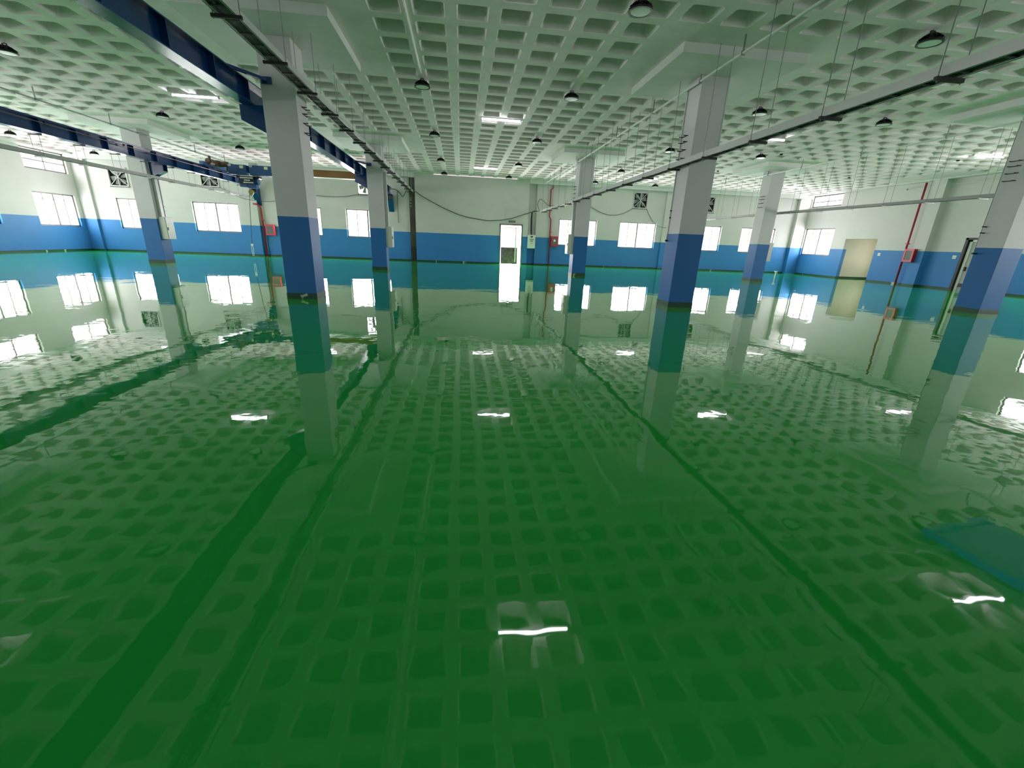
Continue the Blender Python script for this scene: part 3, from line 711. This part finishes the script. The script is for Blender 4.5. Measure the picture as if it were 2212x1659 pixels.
# ------------------------------------------------------------------ exhaust fans
def make_fan(dark=True):
    t = empty('exhaust_fan', (0, 0, 0)); f = FH
    MB().box(-f, f, -.05, .02, -f, -f+.06).box(-f, f, -.05, .02, f-.06, f).box(-f, -f+.06, -.05, .02, -f, f).box(f-.06, f, -.05, .02, -f, f).build('frame', M['steel'], t)
    MB().box(-.018, .018, -.04, -.01, -f+.05, f-.05).bar((-f+.06, -.03, -f+.06), (f-.06, -.03, f-.06), .03, .02, (0, 1, 0)).bar((-f+.06, -.03, f-.06), (f-.06, -.03, -f+.06), .03, .02, (0, 1, 0)).build('strut', M['steel'], t)
    bl = MB()
    for k in range(6):
        a = k*math.pi/3 + .25; ca, sa = math.cos(a), math.sin(a)
        pts = []
        for r, wd, tw in ((.08, .05, .05), (.26, .10, .035), (.44, .12, .02)):
            for sgn in (-1, 1):
                pts.append((r*ca - sgn*wd*sa, .06 + sgn*tw, r*sa + sgn*wd*ca))
        bl.quad(pts[0], pts[1], pts[3], pts[2]); bl.quad(pts[2], pts[3], pts[5], pts[4])
    o = bl.build('blades', M['rod'], t); so = o.modifiers.new('thickness', 'SOLIDIFY'); so.thickness = .008
    MB().tube([(0, -.02, 0), (0, .12, 0)], .09, 16).build('hub', M['black'], t)
    sl = MB(); n_ = 9
    for k in range(n_):
        z = -f + .06 + (k + .5)*(2*f - .12)/n_
        if dark: sl.bar((-f, .13, z), (f, .13, z), .012, (2*f-.12)/n_*1.25, (0, .35, 1))
        else: sl.bar((-f+.05, .19, z), (f-.05, .19, z), .10, .012, (0, .25, 1))
    sl.build('shutter', M['black'], t)
    MB().tube([(-f-.02, -.04, -f-.02), (f+.02, -.04, -f-.02)], .014, 6).build('sill_conduit', M['cable'], t)
    return t
Fd = make_fan(True); Fl = make_fan(False); ud = ul = False
fl_ = {-20.55: 'behind the far left column', -15.40: 'below the left blue beam', -6.05: 'beside the column bracket left of the dark strip', 12.43: 'right of centre beneath the ceiling edge', 17.43: 'peeping out right of the near right column'}
for x, z, _ in FAN:
    light = x == -6.05
    if light: o = Fl if not ul else copy_tree(Fl); ul = True
    else: o = Fd if not ud else copy_tree(Fd); ud = True
    o.location = (x, YF, z); tag(o, 'square wall exhaust fan with metal struts, ' + fl_[x], 'exhaust fan', 'exhaust fans in the far wall')
    if light: daylight('y', YF, 1, x - FH, x + FH, z - FH, z + FH)

# ------------------------------------------------------------------ fire gear
def hosebox(x, y, z, face, label, w_=.54, h=.67, d_=.2, note=False):
    t = empty('fire_hose_box', (x, y, z)); tag(t, label, 'fire hose box', 'red fire hose boxes')
    if face == 'y': f = lambda a, b, p, q, e, g: (a, b, -q, -p, e, g)
    else: f = lambda a, b, p, q, e, g: (-q, -p, a, b, e, g)
    MB().box(*f(-w_/2, w_/2, 0, d_, 0, h)).build('cabinet', M['red'], t, bevel=.008)
    MB().box(*f(-w_/2+.01, -w_/2+.10, d_, d_+.02, .01, h-.01)).box(*f(w_/2-.10, w_/2-.01, d_, d_+.02, .01, h-.01)).box(*f(-w_/2+.1, w_/2-.1, d_, d_+.02, .01, .11)).box(*f(-w_/2+.1, w_/2-.1, d_, d_+.02, h-.11, h-.01)).build('door_frame', M['redbright'], t)
    MB().box(*f(-w_/2+.1, w_/2-.1, d_, d_+.008, .11, h-.11)).build('window', M['gcable'], t)
    if note: MB().box(*f(-.07, .07, d_+.008, d_+.014, h*.48, h*.48+.13)).build('notice', M['label'], t)
hosebox(-12.17, YF, 1.28, 'y', 'bright red fire hose box on the far wall left of the near left column')
hosebox(6.50, YF, 1.28, 'y', 'red fire hose box on the far wall beside the central red riser pipe', .5, note=True)
hosebox(24.86, 21.98, 1.25, 'x', 'red fire hose box on the right wall pilaster', .55, .7, .2)
def riser(name, pts, r, label):
    t = empty(name, pts[-1]); tag(t, label, 'pipe', 'red fire riser pipes'); p0 = Vector(pts[-1])
    MB().tube([Vector(p) - p0 for p in pts], r, 12).build('pipe', M['red'], t, smooth=True)
    MB().box(-r-.03, r+.03, -r-.03, .1, 2.2, 2.24).build('clamp', M['red'], t)
riser('riser_pipe', [(-12.95, YF-.26, 3.13), (-12.72, YF-.26, 3.12), (-12.60, YF-.22, 3.03), (-12.57, YF-.15, 2.9), (-12.57, YF-.15, 0.0)], .05, 'red riser pipe with a bent top, left of the near left column')
riser('riser_pipe', [(6.20, YF-.12, 5.18), (6.20, YF-.12, 5.02), (6.06, YF-.12, 4.90), (6.05, YF-.12, 3.22), (6.16, YF-.12, 3.04), (6.18, YF-.12, 0)], .045, 'red riser pipe with an offset bend right of the doorway')
riser('riser_pipe', [(24.98, 22.50, 5.36), (24.98, 22.50, 0)], .05, 'tall straight red riser pipe on the right wall')
t = empty('wall_pipe', (25.1, 0, 5.14)); tag(t, 'thin white pipe running along the top of the right wall', 'pipe')
MB().tube([(0, 2, 0), (0, 23.6, 0)], .02, 8).build('pipe', M['pipe'], t); MB().tube([(-.03, 23.6, 0), (.03, 23.6, 0)], .04, 8).build('end_cap', M['rod'], t)

# ------------------------------------------------------------------ boxes, switches, signs on walls
t = empty('switch_box', (4.84, YF - .02, 1.10)); tag(t, 'white switch box with meters on the far wall right of the doorway', 'switch box')
MB().box(-.26, .26, -.42, -.12, 0, .88).build('cabinet', M['boxwhite'], t, bevel=.008)
MB().box(-.2, -.0, -.12, .2, .2, .7).build('wall_mount', M['steel'], t)
gm = MB()
for k in range(4): gm.box(-.13 + k*.08, -.08 + k*.08, -.43, -.42, .56, .61)
gm.box(-.09, .09, -.43, -.42, .46, .50).box(-.06, .06, -.43, -.42, .33, .35); gm.build('meters', M['black'], t)
MB().box(-.08, .08, -.44, -.42, .72, .80).build('hood', M['black'], t)
t = empty('cable_bundle', (4.8, YF - .3, 0)); tag(t, 'bundle of black cables dropping into the white switch box', 'cables')
cb = MB()
for k in range(4): cb.tube([(.5 - .05*k, .1, 3.50), (.15, .08, 3.52), (-.02 + k*.02, .02, 3.40), (-.06 + k*.03, 0, 3.0), (-.04 + .03*k, 0, 2.3), (0 + .02*k, 0, 1.98)], .016, 6)
cb.build('cables', M['cable'], t)
t = empty('exit_sign', (3.46, YD, 2.72)); tag(t, 'small dark sign mounted above the doorway', 'sign')
MB().box(-.23, .23, -.05, 0, 0, .125).build('panel', mat('sign_dark', (.10, .10, .085), .5), t)
lt = MB(); x = -.17
random.seed(5)
while x < .15: lt.box(x, x + .03, -.053, -.05, .04, .085); x += .045
lt.build('lettering', mat('sign_letter', (.32, .32, .28), .5), t)
t = empty('emergency_light', (3.0, YD, 2.84)); tag(t, 'small twin-head emergency light above the doorway beside the dark sign', 'emergency light')
MB().box(-.14, .14, -.06, 0, 0, .05).build('body', M['boxwhite'], t)
for s in (-1, 1): MB().tube([(s*.08, -.09, .09), (s*.08, -.02, .09)], .045, 12).build('lamp_head', M['boxgrey'], t)
for y, lb in ((24.23, 'white wall switch beside the beige alcove'), (20.05, 'white wall switch beside the dark door frame')):
    t = empty('wall_switch', (XR, y, 1.52)); tag(t, lb, 'switch', 'white wall switches')
    MB().box(-.02, 0, -.09, .09, 0, .16).build('plate', M['label'], t, bevel=.004)
    for s in (-1, 1): MB().box(-.026, -.02, s*.04 - .025, s*.04 + .025, .04, .12).build('rocker', M['boxgrey'], t)
t = empty('stub_pipe', (19.2, 24.9, 0)); tag(t, 'short white stub pipe with a cap standing on the floor by the right windows', 'pipe stub')
MB().tube([(0, 0, 0), (0, 0, .36)], .03, 10).build('pipe', M['label'], t); MB().tube([(-.09, 0, .37), (.09, 0, .37)], .03, 8).build('cap', M['label'], t)
# dark tap on the right wall
t = empty('wall_tap', (XR, 15.9, .75)); tag(t, 'small metal tap on the right wall near the picture edge', 'tap')
MB().tube([(0, 0, 0), (-.12, 0, 0), (-.14, 0, -.05)], .018, 8).build('spout', M['steel'], t); MB().box(-.09, -.05, -.04, .04, .02, .035).build('handle', M['steel'], t)

# ------------------------------------------------------------------ loose cables on the far wall
def cable(name, pts, r, label, m=None):
    # smooth catenary-like curve through the points (Catmull-Rom)
    P = [Vector(p) for p in pts]; out = []
    for k in range(len(P) - 1):
        a, b, c, d_ = P[max(k-1, 0)], P[k], P[k+1], P[min(k+2, len(P)-1)]
        for s in range(6):
            u = s/6; out.append(.5*((2*b) + (c - a)*u + (2*a - 5*b + 4*c - d_)*u*u + (3*b - a - 3*c + d_)*u**3))
    out.append(P[-1]); p0 = out[0]
    o = MB().tube([q - p0 for q in out], r, 7).build(name, m or M['gcable'], smooth=True); o.location = p0
    tag(o, label, 'cable', 'loose cables on the far wall'); return o
yc = YD - .13
cable('cable', [(-2.9, yc, 4.33), (-2.25, yc, 3.95), (-1.05, yc, 3.39), (.16, yc, 2.98), (1.39, yc, 2.80), (2.0, yc, 2.77), (3.2, yc, 2.92), (4.3, yc, 3.28), (5.1, yc, 3.52)], .022, 'long sagging black cable drooping across the wall over the doorway', M['cable'])
yc = YF - .05
cable('cable', [(-9.6, yc, 3.90), (-9.14, yc, 3.82), (-8.1, yc, 3.79), (-7.3, yc, 3.86), (-6.6, yc, 4.00)], .016, 'thin cable sagging to the fan left of the dark strip')
cable('cable', [(8.6, yc, 4.15), (8.92, yc, 3.96), (10.06, yc, 3.54), (11.06, yc, 3.58), (11.9, yc, 3.99)], .016, 'thin cable sagging to the left side of the right-hand fan')
cable('cable', [(12.96, yc, 3.98), (13.2, yc, 3.6), (13.6, yc, 3.15), (14.0, yc-.1, 2.9), (14.5, yc-.1, 2.84)], .016, 'thin cable falling from the right-hand fan towards a column')
cable('cable', [(-14.9, yc, 4.0), (-14.3, yc, 3.75), (-13.5, yc-.2, 3.42), (-12.4, yc-.1, 3.30), (-11.6, yc, 3.40), (-11.0, yc, 3.6)], .016, 'thin cable looping from the left fan past the red riser pipe')
cable('cable', [(5.3, yc-.3, 3.52), (5.15, yc-.3, 3.9), (5.3, yc-.2, 4.25), (5.55, yc-.1, 4.2), (5.9, yc-.25, 3.9), (6.4, yc-.25, 3.92), (6.8, yc-.25, 3.8)], .018, 'black cable hump rising from the tray end right of the doorway', M['cable'])
cable('cable', [(8.05, yc-.05, 4.1), (8.05, yc-.05, 3.8), (7.75, yc-.03, 3.4), (7.7, yc-.03, 3.12)], .018, 'short black cable hanging above the window by the doorway column', M['cable'])
cable('cable', [(-5.2, yc-.2, 4.42), (-4.7, yc-.3, 4.38), (-4.2, yc-.3, 4.40), (-3.9, yc-.3, 4.2), (-3.7, yc-.3, 3.98), (-3.5, yc-.3, 4.3), (-3.35, yc-.35, 4.38)], .02, 'black cable looping from the blue beam end to the tray', M['cable'])
cable('cable', [(-4.05, yc-.02, 4.35), (-4.1, yc-.02, 3.4), (-4.08, yc-.02, 2.4)], .018, 'vertical conduit beside the beam end left of the dark strip')
cable('cable', [(3.02, YD-.02, 2.9), (3.02, YD-.02, 3.44), (4.2, YD-.02, 3.42), (4.5, YD-.02, 3.42)], .012, 'thin white conduit running up from the emergency light', M['pipe'])
